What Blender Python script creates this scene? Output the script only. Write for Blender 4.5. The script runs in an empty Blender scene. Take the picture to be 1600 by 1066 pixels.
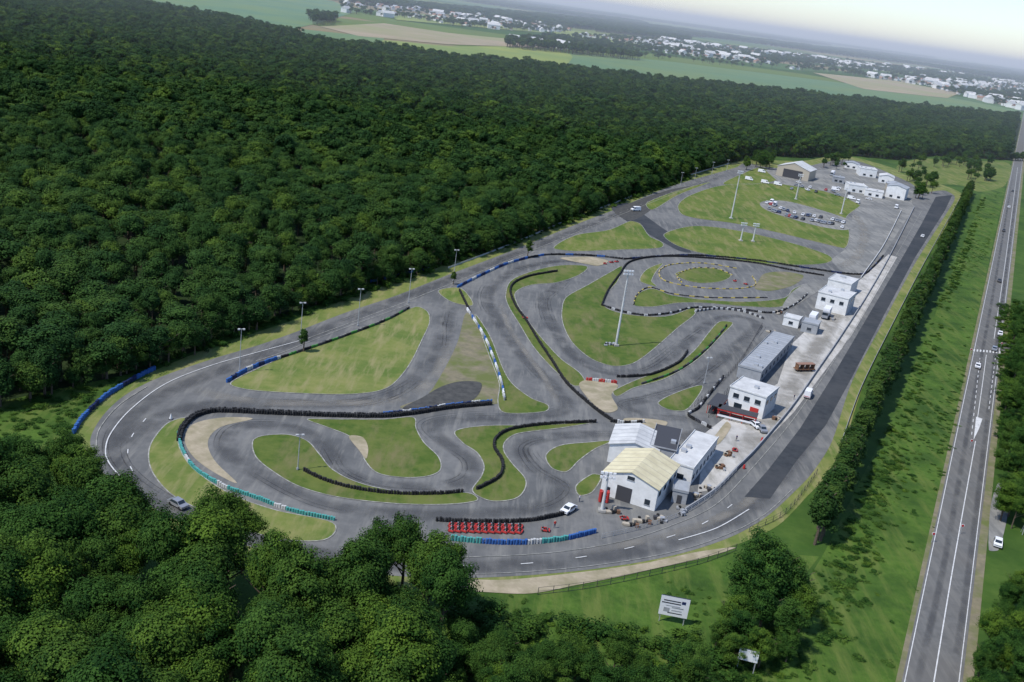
import bpy, math, random, bmesh
import numpy as np
from mathutils import Vector, Matrix
random.seed(7); rng=np.random.default_rng(7)
S=bpy.context.scene; C=S.collection
# ---------------- camera survey ----------------
H=100.0; F=1600.0; pitch=math.atan(539/F); r=math.radians(7.9)
fw=Vector((0,math.cos(pitch),-math.sin(pitch))); r0=Vector((1,0,0)); u0=Vector((0,math.sin(pitch),math.cos(pitch)))
R=r0*math.cos(r)+u0*math.sin(r); U=u0*math.cos(r)-r0*math.sin(r)
cam=bpy.data.cameras.new("camera"); co=bpy.data.objects.new("camera",cam); C.objects.link(co)
cam.sensor_width=36; cam.lens=36.0; cam.clip_end=200000; cam.clip_start=1
co.matrix_world=Matrix(((R.x,U.x,-fw.x,0),(R.y,U.y,-fw.y,0),(R.z,U.z,-fw.z,H),(0,0,0,1)))
S.camera=co
def P(px,py,z=0.0):
    d=R*(px-800)+U*(533-py)+fw*F
    t=(z-H)/d.z
    return (d.x*t,d.y*t)
# ---------------- materials ----------------
def mat(name,c1,c2=None,scale=0.2,rough=0.9,detail=6,c3=None,scale3=0.02,lo=0.35,hi=0.65,bump=0.0,spec=0.2,metal=0.0,lo3=.42,hi3=.62,c4=None,stretch=None):
    m=bpy.data.materials.new(name); m.use_nodes=True; nt=m.node_tree; N=nt.nodes; L=nt.links
    b=N["Principled BSDF"]; b.inputs["Roughness"].default_value=rough; b.inputs["Specular IOR Level"].default_value=spec; b.inputs["Metallic"].default_value=metal
    if c2 is None:
        b.inputs["Base Color"].default_value=(*c1,1); return m
    g=N.new("ShaderNodeNewGeometry")
    def layer(sc,a,bb,lo,hi,prev,st=None):
        n=N.new("ShaderNodeTexNoise"); n.inputs["Scale"].default_value=sc; n.inputs["Detail"].default_value=detail; n.inputs["Roughness"].default_value=.65
        if st:
            mp=N.new("ShaderNodeMapping"); mp.inputs["Rotation"].default_value=(0,0,st[0]); mp.inputs["Scale"].default_value=(1,st[1],1); L.new(g.outputs["Position"],mp.inputs[0]); L.new(mp.outputs[0],n.inputs["Vector"])
        else: L.new(g.outputs["Position"],n.inputs["Vector"])
        mr=N.new("ShaderNodeMapRange"); mr.inputs[1].default_value=lo; mr.inputs[2].default_value=hi
        L.new(n.outputs["Fac"],mr.inputs[0])
        mx=N.new("ShaderNodeMix"); mx.data_type='RGBA'
        L.new(mr.outputs[0],mx.inputs[0])
        if prev: L.new(prev,mx.inputs[6])
        else: mx.inputs[6].default_value=(*a,1)
        mx.inputs[7].default_value=(*bb,1)
        return mx.outputs[2],n
    o,n=layer(scale,c1,c2,lo,hi,None)
    if c3: o,_=layer(scale3,None,c3,lo3,hi3,o)
    if c4: o,_=layer(stretch[2],None,c4,.48,.68,o,stretch)
    L.new(o,b.inputs["Base Color"])
    if bump:
        bp=N.new("ShaderNodeBump"); bp.inputs["Distance"].default_value=bump; bp.inputs["Strength"].default_value=.6
        L.new(n.outputs["Fac"],bp.inputs["Height"]); L.new(bp.outputs[0],b.inputs["Normal"])
    return m
M={}
M['asph']=mat("asphalt_old",(.135,.136,.131),(.185,.182,.172),.35,c3=(.105,.107,.105),scale3=.04,c4=(.205,.2,.182),stretch=(1.1,.12,.5))
M['asph2']=mat("asphalt_pale",(.22,.215,.195),(.29,.28,.25),.25,c3=(.17,.17,.16),scale3=.05,c4=(.14,.14,.13),stretch=(1.1,.12,.5))
M['dark']=mat("asphalt_new",(.034,.038,.043),(.048,.053,.058),.4,c3=(.06,.063,.066),scale3=.05)
M['road']=mat("asphalt_road",(.115,.115,.11),(.155,.154,.146),.5,c3=(.135,.13,.12),scale3=.05,c4=(.175,.17,.155),stretch=(1.35,.08,.6))
M['stain']=mat("asphalt_stain",(.05,.05,.048),(.09,.088,.08),.6)
M['island']=mat("grass_mown",(.105,.145,.024),(.155,.18,.042),.35,c3=(.07,.12,.018),scale3=.04,bump=.2,c4=(.21,.195,.075),stretch=(1.1,.2,.25))
M['island2']=mat("grass_dry",(.15,.185,.042),(.215,.215,.07),.3,c3=(.095,.145,.028),scale3=.06,bump=.2,c4=(.25,.23,.10),stretch=(.9,.15,.4))
M['island3']=mat("grass_green",(.05,.095,.013),(.085,.125,.02),.4,c3=(.125,.15,.035),scale3=.05,bump=.2,c4=(.16,.15,.06),stretch=(.9,.3,.2))
M['meadow']=mat("meadow",(.042,.092,.012),(.072,.125,.02),.15,c3=(.03,.07,.01),scale3=.03,bump=.5)
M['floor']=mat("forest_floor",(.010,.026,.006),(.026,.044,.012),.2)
M['rough']=mat("rough_grass",(.05,.108,.012),(.085,.15,.022),.5,c3=(.032,.072,.010),scale3=.06,bump=.6,c4=(.11,.148,.03),stretch=(1.2,.15,.3))
M['sand']=mat("sand",(.42,.355,.25),(.32,.27,.185),.5,c3=(.26,.23,.14),scale3=.2)
M['conc']=mat("concrete",(.46,.44,.40),(.35,.335,.3),.3,c3=(.52,.5,.46),scale3=.08,c4=(.27,.26,.23),stretch=(1.1,.3,.3))
M['gravel']=mat("dirt",(.24,.205,.13),(.16,.145,.095),.4,c3=(.125,.145,.045),scale3=.12)
M['line']=mat("white_paint",(.62,.62,.6),(.35,.35,.34),1.2,lo=.45,hi=.75)
M['edge']=mat("worn_edge_paint",(.38,.37,.33),(.2,.2,.175),.6,lo=.4,hi=.6)
def solid(k,c,rough=.6,**kw):
    M[k]=mat(k,c,rough=rough,**kw)
M['white']=mat("white_wall",(.76,.76,.74),(.62,.62,.6),.5)
M['cream']=mat("cream_roof",(.66,.60,.40),(.54,.48,.31),.3)
M['groof']=mat("grey_roof",(.36,.38,.4),(.27,.29,.31),.3)
M['lroof']=mat("light_roof",(.60,.60,.58),(.44,.44,.43),.3)
M['grey']=mat("grey_wall",(.35,.36,.37),(.27,.28,.29),.5)
M['black']=mat("rubber",(.015,.015,.016),(.035,.035,.035),2.)
solid('blue',(.04,.12,.34)); solid('teal',(.08,.32,.29)); solid('red',(.42,.04,.035)); solid('yellow',(.55,.43,.08)); solid('wht',(.72,.72,.72)); solid('off',(.5,.5,.48))
solid('glass',(.02,.03,.04),.1,spec=.6); solid('metal',(.45,.46,.47),.4,metal=.3); solid('rust',(.18,.10,.06)); solid('dgrey',(.06,.06,.065)); solid('silver',(.4,.41,.43),.3,metal=.5)
solid('navy',(.02,.03,.09),.3); solid('green',(.05,.2,.04)); solid('skin',(.5,.3,.2)); solid('brick',(.28,.16,.11)); solid('tan',(.42,.37,.29))
M['bark']=mat("bark",(.08,.06,.04),(.14,.11,.08),3.)
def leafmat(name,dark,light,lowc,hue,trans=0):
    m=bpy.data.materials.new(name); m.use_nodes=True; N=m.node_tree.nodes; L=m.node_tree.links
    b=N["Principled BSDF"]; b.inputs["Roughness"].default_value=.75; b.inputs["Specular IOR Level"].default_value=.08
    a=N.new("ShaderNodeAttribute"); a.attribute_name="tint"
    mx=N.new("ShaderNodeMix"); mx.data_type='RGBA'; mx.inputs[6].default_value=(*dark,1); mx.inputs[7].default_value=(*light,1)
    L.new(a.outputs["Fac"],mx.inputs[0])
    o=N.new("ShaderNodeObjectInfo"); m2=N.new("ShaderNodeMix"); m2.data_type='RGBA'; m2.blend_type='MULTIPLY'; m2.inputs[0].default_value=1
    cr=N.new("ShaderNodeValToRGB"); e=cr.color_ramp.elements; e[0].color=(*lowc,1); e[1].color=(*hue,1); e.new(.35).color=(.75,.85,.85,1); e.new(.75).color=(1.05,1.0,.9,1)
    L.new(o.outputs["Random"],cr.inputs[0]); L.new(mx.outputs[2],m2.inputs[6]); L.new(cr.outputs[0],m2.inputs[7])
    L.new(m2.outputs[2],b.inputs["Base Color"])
    if trans:
        t=N.new("ShaderNodeBsdfTranslucent"); L.new(m2.outputs[2],t.inputs[0]); ms=N.new("ShaderNodeMixShader"); ms.inputs[0].default_value=trans
        L.new(b.outputs[0],ms.inputs[1]); L.new(t.outputs[0],ms.inputs[2]); L.new(ms.outputs[0],N["Material Output"].inputs[0])
    return m
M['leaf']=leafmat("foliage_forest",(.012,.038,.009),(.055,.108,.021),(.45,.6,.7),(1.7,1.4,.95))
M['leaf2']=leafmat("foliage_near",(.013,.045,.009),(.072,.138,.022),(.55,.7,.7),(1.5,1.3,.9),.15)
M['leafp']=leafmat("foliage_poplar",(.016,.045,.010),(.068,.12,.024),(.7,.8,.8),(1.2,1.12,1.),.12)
def softmat(name,col,st):
    m=bpy.data.materials.new(name); m.use_nodes=True; N=m.node_tree.nodes; L=m.node_tree.links; b=N["Principled BSDF"]; b.inputs["Base Color"].default_value=(*col,1); b.inputs["Roughness"].default_value=.8
    a=N.new("ShaderNodeAttribute"); a.attribute_name="fade"; g=N.new("ShaderNodeNewGeometry"); n=N.new("ShaderNodeTexNoise"); n.inputs["Scale"].default_value=.15; n.inputs["Detail"].default_value=5; L.new(g.outputs["Position"],n.inputs["Vector"])
    mr=N.new("ShaderNodeMapRange"); mr.inputs[1].default_value=.3; mr.inputs[2].default_value=.6; mr.inputs[4].default_value=st; L.new(n.outputs["Fac"],mr.inputs[0])
    mu=N.new("ShaderNodeMath"); mu.operation='MULTIPLY'; L.new(a.outputs["Fac"],mu.inputs[0]); L.new(mr.outputs[0],mu.inputs[1])
    t=N.new("ShaderNodeBsdfTransparent"); ms=N.new("ShaderNodeMixShader"); L.new(mu.outputs[0],ms.inputs[0]); L.new(t.outputs[0],ms.inputs[1]); L.new(b.outputs[0],ms.inputs[2]); L.new(ms.outputs[0],N["Material Output"].inputs[0]); return m
M['rub']=softmat("tyre_rubber_stain",(.08,.081,.082),.5); M['dust']=softmat("dust_stain",(.28,.26,.22),.6); M['skid']=softmat("skid_mark",(.05,.05,.05),.45)
# ---------------- mesh helpers ----------------
class MB:
    def __init__(s): s.v=[];s.f=[];s.m=[];s.mats=[]
    def mi(s,k):
        if k not in s.mats: s.mats.append(k)
        return s.mats.index(k)
    def add(s,vs,fs,k):
        o=len(s.v); s.v+=[tuple(p) for p in vs]; i=s.mi(k)
        for f in fs: s.f.append([a+o for a in f]); s.m.append(i)
    def box(s,x,y,z,w,d,h,k,rot=0,top=1.0,topy=None):
        if topy is None: topy=top
        c,sn=math.cos(rot),math.sin(rot); vs=[]
        for zz,tx,ty in((z,1,1),(z+h,top,topy)):
            for a,b in((-1,-1),(1,-1),(1,1),(-1,1)):
                X=a*w/2*tx;Y=b*d/2*ty; vs.append((x+X*c-Y*sn,y+X*sn+Y*c,zz))
        s.add(vs,[(3,2,1,0),(4,5,6,7),(0,1,5,4),(1,2,6,5),(2,3,7,6),(3,0,4,7)],k)
    def cyl(s,x,y,z,r1,h,k,n=8,r2=None,axis='z',ph=0):
        if r2 is None:r2=r1
        vs=[]
        for zz,rr in((0,r1),(h,r2)):
            for i in range(n):
                a=2*math.pi*i/n+ph; p=(rr*math.cos(a),rr*math.sin(a),zz)
                if axis=='x': p=(p[2],p[0],p[1])
                if axis=='y': p=(p[0],p[2],p[1])
                vs.append((x+p[0],y+p[1],z+p[2]))
        fs=[tuple(range(n-1,-1,-1)),tuple(range(n,2*n))]+[(i,(i+1)%n,n+(i+1)%n,n+i) for i in range(n)]
        s.add(vs,fs,k)
    def tube(s,p,q,r1,r2,k,n=6):
        p=Vector(p);q=Vector(q);d=(q-p).normalized(); a=d.orthogonal().normalized(); b=d.cross(a)
        vs=[pp+(a*math.cos(2*math.pi*i/n)+b*math.sin(2*math.pi*i/n))*rr for pp,rr in((p,r1),(q,r2)) for i in range(n)]
        s.add(vs,[tuple(range(n-1,-1,-1)),tuple(range(n,2*n))]+[(i,(i+1)%n,n+(i+1)%n,n+i) for i in range(n)],k)
    def mesh(s,name):
        me=bpy.data.meshes.new(name); me.from_pydata(s.v,[],s.f)
        for k in s.mats: me.materials.append(M[k])
        me.polygons.foreach_set("material_index",s.m); me.update(); return me
def obj(name,me,loc=(0,0,0),rz=0,parent=None,sc=None,link=True):
    o=bpy.data.objects.new(name,me); o.location=loc; o.rotation_euler=(0,0,rz)
    if sc: o.scale=sc
    if link: C.objects.link(o)
    if parent: o.parent=parent
    return o
def spline(pts,closed=True,n=6):
    pts=[Vector(p) for p in pts]; out=[]; L=len(pts)
    rngi=range(L) if closed else range(L-1)
    for i in rngi:
        if closed: a,b,c,d=pts[i-1],pts[i],pts[(i+1)%L],pts[(i+2)%L]
        else: a,b,c,d=pts[max(i-1,0)],pts[i],pts[i+1],pts[min(i+2,L-1)]
        lb=(c-b).length
        m1=(c-a)*.5; m2=(d-b)*.5
        for m in(m1,m2):
            if m.length>lb*1.0: m*= lb*1.0/m.length
        for k in range(n):
            t=k/n; t2=t*t;t3=t2*t
            out.append(b*(2*t3-3*t2+1)+m1*(t3-2*t2+t)+c*(-2*t3+3*t2)+m2*(t3-t2))
    if not closed: out.append(pts[-1])
    return out
def W(px): return [P(*p) for p in px]
def sheet(name,px,k,z,smooth=True,world=False):
    p=[Vector(q) for q in (px if world else W(px))]
    if smooth: p=spline(p)
    a=sum(p[i].x*p[(i+1)%len(p)].y-p[(i+1)%len(p)].x*p[i].y for i in range(len(p)))
    if a<0: p=p[::-1]
    me=bpy.data.meshes.new(name); me.from_pydata([(q.x,q.y,z) for q in p],[],[list(range(len(p)))]); me.materials.append(M[k]); me.update()
    return obj(name,me)
def normals(p,closed=False):
    n=len(p); nor=[]
    for i in range(n):
        a=p[i-1] if (i>0 or closed) else p[i]; b=p[(i+1)%n] if (i<n-1 or closed) else p[i]
        d=(b-a); d=d.normalized() if d.length>1e-6 else Vector((1,0)); nor.append(Vector((-d.y,d.x)))
    return nor
def ribbon_geo(mb,p,w,z,k,closed=False,off=0.0,dash=None):
    n=len(p); nor=normals(p,closed)
    cnt=n if closed else n-1; dist=0
    for i in range(cnt):
        j=(i+1)%n; dist+=(p[j]-p[i]).length
        if dash and (dist%(dash[0]+dash[1]))>dash[0]: continue
        q=[p[i]+nor[i]*(off-w/2),p[j]+nor[j]*(off-w/2),p[j]+nor[j]*(off+w/2),p[i]+nor[i]*(off+w/2)]
        mb.add([(a.x,a.y,z) for a in q],[(0,1,2,3)],k)
def soft_geo(p,w,z,V,A,Fc):
    nor=normals(p); base=len(V)
    for i,(a,n) in enumerate(zip(p,nor)):
        endf=min(1,i/4,(len(p)-1-i)/4)
        for t,f in((-.5,0),(-.22,.9),(0,1),(.22,.9),(.5,0)):
            q=a+n*(w*t); V.append((q.x,q.y,z)); A.append(f*endf)
    for i in range(len(p)-1):
        for j in range(4): o=base+i*5+j; Fc.append((o+1,o+6,o+5,o))
def soft_obj(name,V,A,Fc,k):
    me=bpy.data.meshes.new(name); me.from_pydata(V,[],Fc); me.materials.append(M[k]); at=me.attributes.new("fade",'FLOAT','POINT'); at.data.foreach_set("value",A); me.update(); return obj(name,me)
def soft(name,px,w,z,k='rub'):
    V=[];A=[];Fc=[]; soft_geo(spline(W(px),False,8),w,z,V,A,Fc); return soft_obj(name,V,A,Fc,k)
def resample(p,step,closed=False):
    p=list(p)+([p[0]] if closed else []); out=[p[0]]; acc=0
    for i in range(len(p)-1):
        a,b=p[i],p[i+1]; L=(b-a).length; t=step-acc
        while t<=L:
            out.append(a+(b-a)*(t/L)); t+=step
        acc=L-(t-step)
    return out
def line(name,px,w,z,k='line',dash=None,n=8):
    p=spline(W(px),False,n)
    if dash: p=resample(p,.5)
    mb=MB(); ribbon_geo(mb,p,w,z,k,dash=dash); return obj(name,mb.mesh(name))
# ---------------- ground ----------------
def fieldmat():
    m=bpy.data.materials.new("farmland"); m.use_nodes=True; N=m.node_tree.nodes; L=m.node_tree.links; b=N["Principled BSDF"]; b.inputs["Roughness"].default_value=1; b.inputs["Specular IOR Level"].default_value=0
    g=N.new("ShaderNodeNewGeometry"); mp=N.new("ShaderNodeMapping"); mp.inputs["Scale"].default_value=(.0011,.0022,0); mp.inputs["Rotation"].default_value=(0,0,.5)
    v=N.new("ShaderNodeTexVoronoi"); v.inputs["Scale"].default_value=1; L.new(g.outputs["Position"],mp.inputs[0]); L.new(mp.outputs[0],v.inputs["Vector"])
    s=N.new("ShaderNodeSeparateColor"); L.new(v.outputs["Color"],s.inputs[0]); cr=N.new("ShaderNodeValToRGB"); cr.color_ramp.interpolation='CONSTANT'
    e=cr.color_ramp.elements; e[0].color=(.08,.15,.05,1); e[1].position=.3; e[1].color=(.14,.20,.06,1)
    for p,c in((.45,(.10,.18,.08,1)),(.6,(.26,.22,.13,1)),(.72,(.18,.22,.07,1)),(.85,(.05,.11,.03,1))): e.new(p).color=c
    L.new(s.outputs[0],cr.inputs[0])
    n=N.new("ShaderNodeTexNoise"); n.inputs["Scale"].default_value=.01; n.inputs["Detail"].default_value=8; L.new(g.outputs["Position"],n.inputs["Vector"])
    mx=N.new("ShaderNodeMix"); mx.data_type='RGBA'; mx.blend_type='MULTIPLY'; mx.inputs[0].default_value=.3; L.new(cr.outputs[0],mx.inputs[6]); L.new(n.outputs["Color"],mx.inputs[7]); L.new(mx.outputs[2],b.inputs[0])
    return m
M['farm']=fieldmat()
E=60000
sheet("ground",[(-E,-2000),(E,-2000),(E,E),(-E,E)],'farm',0,False,True)
sheet("meadow",[(-700,60),(700,60),(700,1150),(-700,1150)],'meadow',.02,False,True)
M['f1']=mat("field_crop",(.095,.175,.08),(.12,.20,.09),.01,c3=(.14,.20,.07),scale3=.003); M['f2']=mat("field_rape",(.26,.29,.06),(.21,.26,.07),.01,c3=(.17,.23,.06),scale3=.004)
M['f3']=mat("field_bare",(.35,.28,.18),(.27,.23,.14),.008,c3=(.27,.26,.12),scale3=.004); M['f4']=mat("field_wheat",(.09,.18,.095),(.115,.205,.105),.006,c3=(.14,.21,.08),scale3=.003)
sheet("field",[(860,82),(940,86),(1050,97),(1130,107),(1300,128),(1480,152),(1600,175),(1500,178),(1300,158),(1100,133),(900,112)],'f1',.5,False)
sheet("field",[(600,64),(700,73),(800,74),(885,84),(890,97),(860,106),(720,102),(600,88)],'f2',.9)
sheet("field",[(500,42),(600,37),(700,52),(800,62),(870,76),(700,70),(560,57)],'f3',.7,False)
sheet("field",[(150,-25),(330,-25),(520,2),(560,18),(500,36),(440,50),(330,35)],'f4',.5,False)
sheet("field",[(1270,114),(1400,127),(1500,146),(1480,154),(1350,140)],'f3',.9,False)
sheet("field",[(470,46),(600,60),(600,86),(480,70)],'f1',.6,False)
sheet("field",[(870,45),(1010,62),(1000,72),(860,58)],'f2',.6,False)
sheet("field",[(600,16),(800,40),(850,52),(620,32)],'f2',1.2,False)
forest_px=[(-300,700),(-50,650),(60,622),(150,598),(235,575),(290,555),(350,528),(450,492),(560,455),(660,423),(720,402),(800,378),(870,350),(940,322),(1010,298),(1080,272),(1140,252),(1180,242),(1250,246),(1330,243),(1400,250),(1450,243),(1540,248),(1600,252),(1750,262),(1750,205),(1600,190),(1500,180),(1320,163),(1150,143),(1000,130),(880,113),(740,103),(620,87),(480,70),(455,60),(380,40),(230,15),(100,-30),(-300,-60)]
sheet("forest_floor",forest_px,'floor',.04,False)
outline=[(1165,255),(1150,262),(1050,291),(960,328),(900,351),(800,392),(700,430),(620,462),(540,489),(460,520),(400,541),(330,562),(250,590),(200,615),(165,645),(143,680),(143,705),(158,735),(190,765),(260,805),(400,858),(550,893),(690,904),(800,901),(900,893),(1000,879),(1080,861),(1150,836),(1200,806),(1242,768),(1270,738),(1300,690),(1332,595),(1382,500),(1432,408),(1478,335),(1492,308),(1475,298),(1440,300),(1420,285),(1330,250),(1250,262),(1200,262)]
sheet("circuit_verge",[(1170,250),(1050,278),(960,312),(880,340),(800,374),(700,410),(620,440),(540,468),(460,500),(400,520),(330,543),(240,580),(180,608),(140,640),(118,680),(120,715),(140,750),(180,785),(250,825),(400,880),(550,912),(690,925),(800,915),(900,905),(1000,892),(1080,875),(1150,852),(1215,822),(1262,775),(1290,745),(1320,690),(1350,600),(1396,505),(1444,412),(1490,335),(1505,305),(1475,290),(1330,245),(1250,252)],'island2',.06)
sheet("circuit_asphalt",outline,'asph',.08)
IS={
'G1':([(360,600),(400,578),(450,556),(520,530),(600,500),(650,480),(668,488),(671,505),(660,530),(640,570),(615,600),(590,612),(540,617),(460,615),(390,610)],'island2'),
'G2b':([(685,455),(715,450),(730,460),(738,478),(705,472)],'island2'),
'G2':([(728,490),(745,505),(762,530),(780,575),(790,625),(775,632),(700,636),(640,640),(625,636),(665,620),(690,585),(715,535)],'gravel'),
'G3':([(742,492),(765,525),(785,575),(800,600),(830,623),(856,634),(850,644),(790,646),(778,630),(780,600),(762,550)],'island3'),
'G4':([(395,690),(410,682),(450,680),(480,690),(500,712),(520,735),(560,755),(620,768),(700,770),(735,772),(745,783),(700,789),(620,788),(530,778),(470,762),(430,740),(400,715)],'island3'),
'G5':([(480,656),(520,656),(600,656),(645,653),(650,670),(662,692),(685,715),(688,735),(668,745),(630,747),(590,740),(570,720),(563,700),(545,682),(510,668)],'island3'),
'G6':([(712,674),(760,666),(850,665),(930,660),(880,669),(810,678),(790,690),(787,705),(800,725),(820,748),(820,765),(805,780),(770,784),(745,775),(738,765),(752,745),(756,728),(745,708),(722,692)],'island3'),
'G7':([(853,712),(875,697),(920,692),(955,690),(930,702),(905,720),(885,738),(862,732)],'island3'),
'G8':([(790,462),(800,438),(840,422),(880,415),(917,417),(905,430),(870,442),(830,446),(806,457),(808,475),(824,500),(847,530),(877,562),(905,583),(914,600),(895,603),(860,573),(833,542),(812,508),(795,480)],'island3'),
'G9':([(878,485),(885,465),(920,445),(955,425),(972,417),(965,440),(948,460),(945,480),(980,492),(1040,495),(1082,482),(1085,492),(1060,512),(1020,547),(990,568),(960,573),(925,562),(895,537),(880,508)],'island3'),
'Ga':([(1055,428),(1085,420),(1120,421),(1142,430),(1128,440),(1095,443),(1070,438)],'island3'),
'Gb':([(990,477),(1000,458),(1020,452),(1050,462),(1100,469),(1170,472),(1225,466),(1240,452),(1268,442),(1250,462),(1220,480),(1160,479),(1100,474),(1060,474),(1020,480)],'island3'),
'Gb2':([(1185,440),(1195,428),(1225,425),(1255,431),(1240,446),(1205,455),(1180,452)],'gravel'),
'Gb3':([(1000,440),(1010,422),(1035,412),(1025,425),(1018,440),(1025,448)],'island'),
'Gc':([(1145,505),(1130,522),(1090,562),(1040,592),(990,607),(965,620),(958,612),(1000,592),(1045,577),(1083,550),(1110,517),(1125,503)],'island3'),
'Gd':([(1028,630),(1060,613),(1097,603),(1087,625),(1070,642),(1045,641)],'island3'),
'Ge':([(865,388),(900,368),(950,360),(985,346),(1000,350),(1015,370),(1035,380),(1030,388),(960,391),(900,393)],'island'),
'Gf':([(1038,366),(1080,354),(1130,357),(1200,371),(1260,387),(1295,400),(1298,409),(1270,414),(1200,413),(1130,403),(1080,392),(1050,380)],'island'),
'Gg':([(1060,320),(1080,305),(1130,290),(1200,287),(1260,293),(1310,306),(1345,318),(1322,340),(1327,365),(1320,388),(1290,382),(1220,365),(1150,350),(1090,342),(1065,335)],'island'),
'Gh':([(232,715),(238,690),(262,662),(290,655),(278,688),(292,722),(320,748),(365,775),(430,798),(520,818),(505,845),(420,840),(330,805),(270,775),(240,742)],'island2'),
'Gi':([(1160,272),(1190,262),(1215,280),(1180,288),(1130,288)],'island'),
'Gj':([(1010,318),(1060,298),(1110,285),(1060,305),(1020,328)],'island'),
'Gk':([(975,655),(1010,655),(1042,660),(1030,670),(985,668)],'sand'),
'Gl':([(900,760),(925,742),(940,745),(925,770),(905,775)],'island3'),
}
mbE=MB()
for i,(k,(px,m)) in enumerate(IS.items()):
    sheet("gravel_island" if m=='gravel' else "grass_island",px,m,.12+.002*i)
    if k not in('Gk','G2','Gb2'): ribbon_geo(mbE,spline(W(px)),.25,.18,'edge',True)
obj("track_edge_line",mbE.mesh("track_edge_line"))
sheet("paddock_gravel",[(1195,266),(1290,266),(1330,256),(1400,284),(1428,300),(1424,322),(1345,322),(1310,303),(1220,288)],'asph2',.19,False)
sheet("paddock_gravel",[(1190,316),(1235,316),(1330,345),(1322,360),(1270,352),(1200,330)],'asph2',.19)
sheet("pale_asphalt",[(1345,322),(1425,318),(1405,360),(1360,425),(1330,430),(1300,408),(1325,385),(1330,350)],'asph2',.10)
sheet("pit_apron",[(1388,398),(1402,402),(1330,525),(1240,645),(1175,712),(1120,765),(1090,770),(1100,700),(1085,690),(1150,640),(1215,600),(1235,540),(1330,450)],'conc',.11,False)
sheet("new_asphalt",[(1488,305),(1476,330),(1430,402),(1380,495),(1330,592),(1290,665),(1245,720),(1203,780),(1163,777),(1200,735),(1250,670),(1300,590),(1350,505),(1400,420),(1440,350),(1462,308)],'dark',.11,False)
sheet("sand_runoff",[(292,700),(290,680),(305,662),(350,653),(395,655),(345,668),(325,690),(335,720),(370,755),(345,745),(310,722)],'sand',.12)
sheet("sand_verge",[(690,904),(780,907),(880,898),(1000,882),(1090,863),(1150,856),(1100,872),(980,899),(900,915),(830,928),(760,926),(690,920)],'sand',.10)
sheet("sand_patch",[(905,600),(935,592),(965,603),(955,618),(965,640),(945,645),(920,625)],'sand',.19)
sheet("sand_patch",[(545,683),(566,684),(575,700),(572,718),(562,706)],'sand',.19)
sheet("sand_patch",[(1110,690),(1135,660),(1142,668),(1122,695),(1095,700)],'sand',.19)
sheet("sand_patch",[(875,404),(920,402),(950,408),(935,416),(915,413)],'sand',.19)
sheet("dirt_patch",[(690,605),(720,597),(752,600),(740,625),(700,634),(630,640),(660,622)],'stain',.19)
sheet("asphalt_patch",[(955,325),(985,318),(1005,335),(1060,375),(1080,395),(1060,392),(1020,370),(985,350)],'dark',.10)
sheet("asphalt_patch",[(960,330),(1000,312),(1050,296),(1090,290),(1040,306),(1015,330),(985,345)],'stain',.105)
sheet("asphalt_patch",[(1240,455),(1270,440),(1285,450),(1230,485),(1222,480)],'asph2',.185)
RL=[(905,412),(870,450),(848,470),(868,518),(900,560),(950,582),(1010,577),(1062,545),(1105,508),(1145,494),(1182,505),(1172,522),(1130,560),(1080,600),(1010,624),(975,633),(1010,652),(1065,655),(1100,672),(1060,684),(1000,680),(930,679),(850,684),(815,700),(835,733),(880,762),(850,790),(760,803),(620,803),(500,786),(400,738),(352,700),(375,668),(450,668),(505,692),(535,735),(590,757),(680,761),(728,748),(733,720),(690,688),(675,664),(740,654),(820,652),(885,640),(870,610),(820,560),(785,512),(762,470),(775,443),(820,418),(880,408),(910,412)]
OL=[(1130,275),(1000,322),(800,400),(600,478),(400,560),(280,605),(205,650),(175,705),(215,760),(330,820),(550,875),(750,886),(950,868),(1100,830),(1200,770),(1290,640)]
LL=[(700,470),(690,540),(640,600),(560,630),(430,630),(320,635),(240,660),(190,700)]
soft("racing_line_wear",RL,5.5,.098); soft("racing_line_wear",OL,6,.094); soft("racing_line_wear",LL,7,.092)
V=[];A=[];Fc=[]
for src,cnt in((RL,34),(OL,16),(LL,7)):
    q=resample(spline(W(src),False,8),1.2); nq=normals(q)
    for _ in range(cnt):
        a=random.randrange(0,max(1,len(q)-30)); L=random.randint(10,28); off=random.uniform(-2.6,2.6); dr=random.uniform(-.08,.08)
        for tw in(0,1.1):
            pp=[q[a+j]+nq[a+j]*(off+tw+dr*j) for j in range(L)]
            soft_geo(pp,.34,.1005+random.random()*.004,V,A,Fc)
soft_obj("skid_marks",V,A,Fc,'skid')
soft("dust_streak",[(300,610),(400,628),(520,630),(620,625),(680,590),(705,530)],5,.096,'dust')
soft("dust_streak",[(1335,440),(1290,520),(1215,640),(1150,720)],7,.15,'dust')
soft("dust_streak",[(1290,640),(1230,720),(1160,790),(1050,835),(900,865)],3,.096,'dust')
soft("dust_streak",[(1330,330),(1350,360),(1340,400),(1310,420)],6,.15,'dust')
soft("dust_streak",[(780,470),(800,520),(850,590),(870,630)],2.5,.1,'dust')
line("circuit_line",[(1140,268),(960,340),(800,405),(640,470),(480,530)],.22,.2,'edge')
line("circuit_line",[(480,530),(400,552),(330,572),(260,600),(205,640),(172,680),(165,710),(178,735),(205,760)],.25,.2)
line("circuit_line",[(640,476),(520,520),(440,552),(400,565)],.2,.2,'edge')
line("circuit_line",[(150,700),(155,672),(185,635),(230,605)],.2,.2,'edge')
line("circuit_dashes",[(720,885),(820,882),(920,870),(1000,853),(1080,828),(1130,800),(1165,770)],.22,.2,'line',(2.5,9))
line("circuit_line",[(1060,845),(1120,826),(1170,797)],.25,.2)
line("circuit_line",[(700,899),(800,896),(900,888),(1000,874),(1080,856),(1150,830),(1198,802),(1238,765)],.15,.2,'edge')
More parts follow.
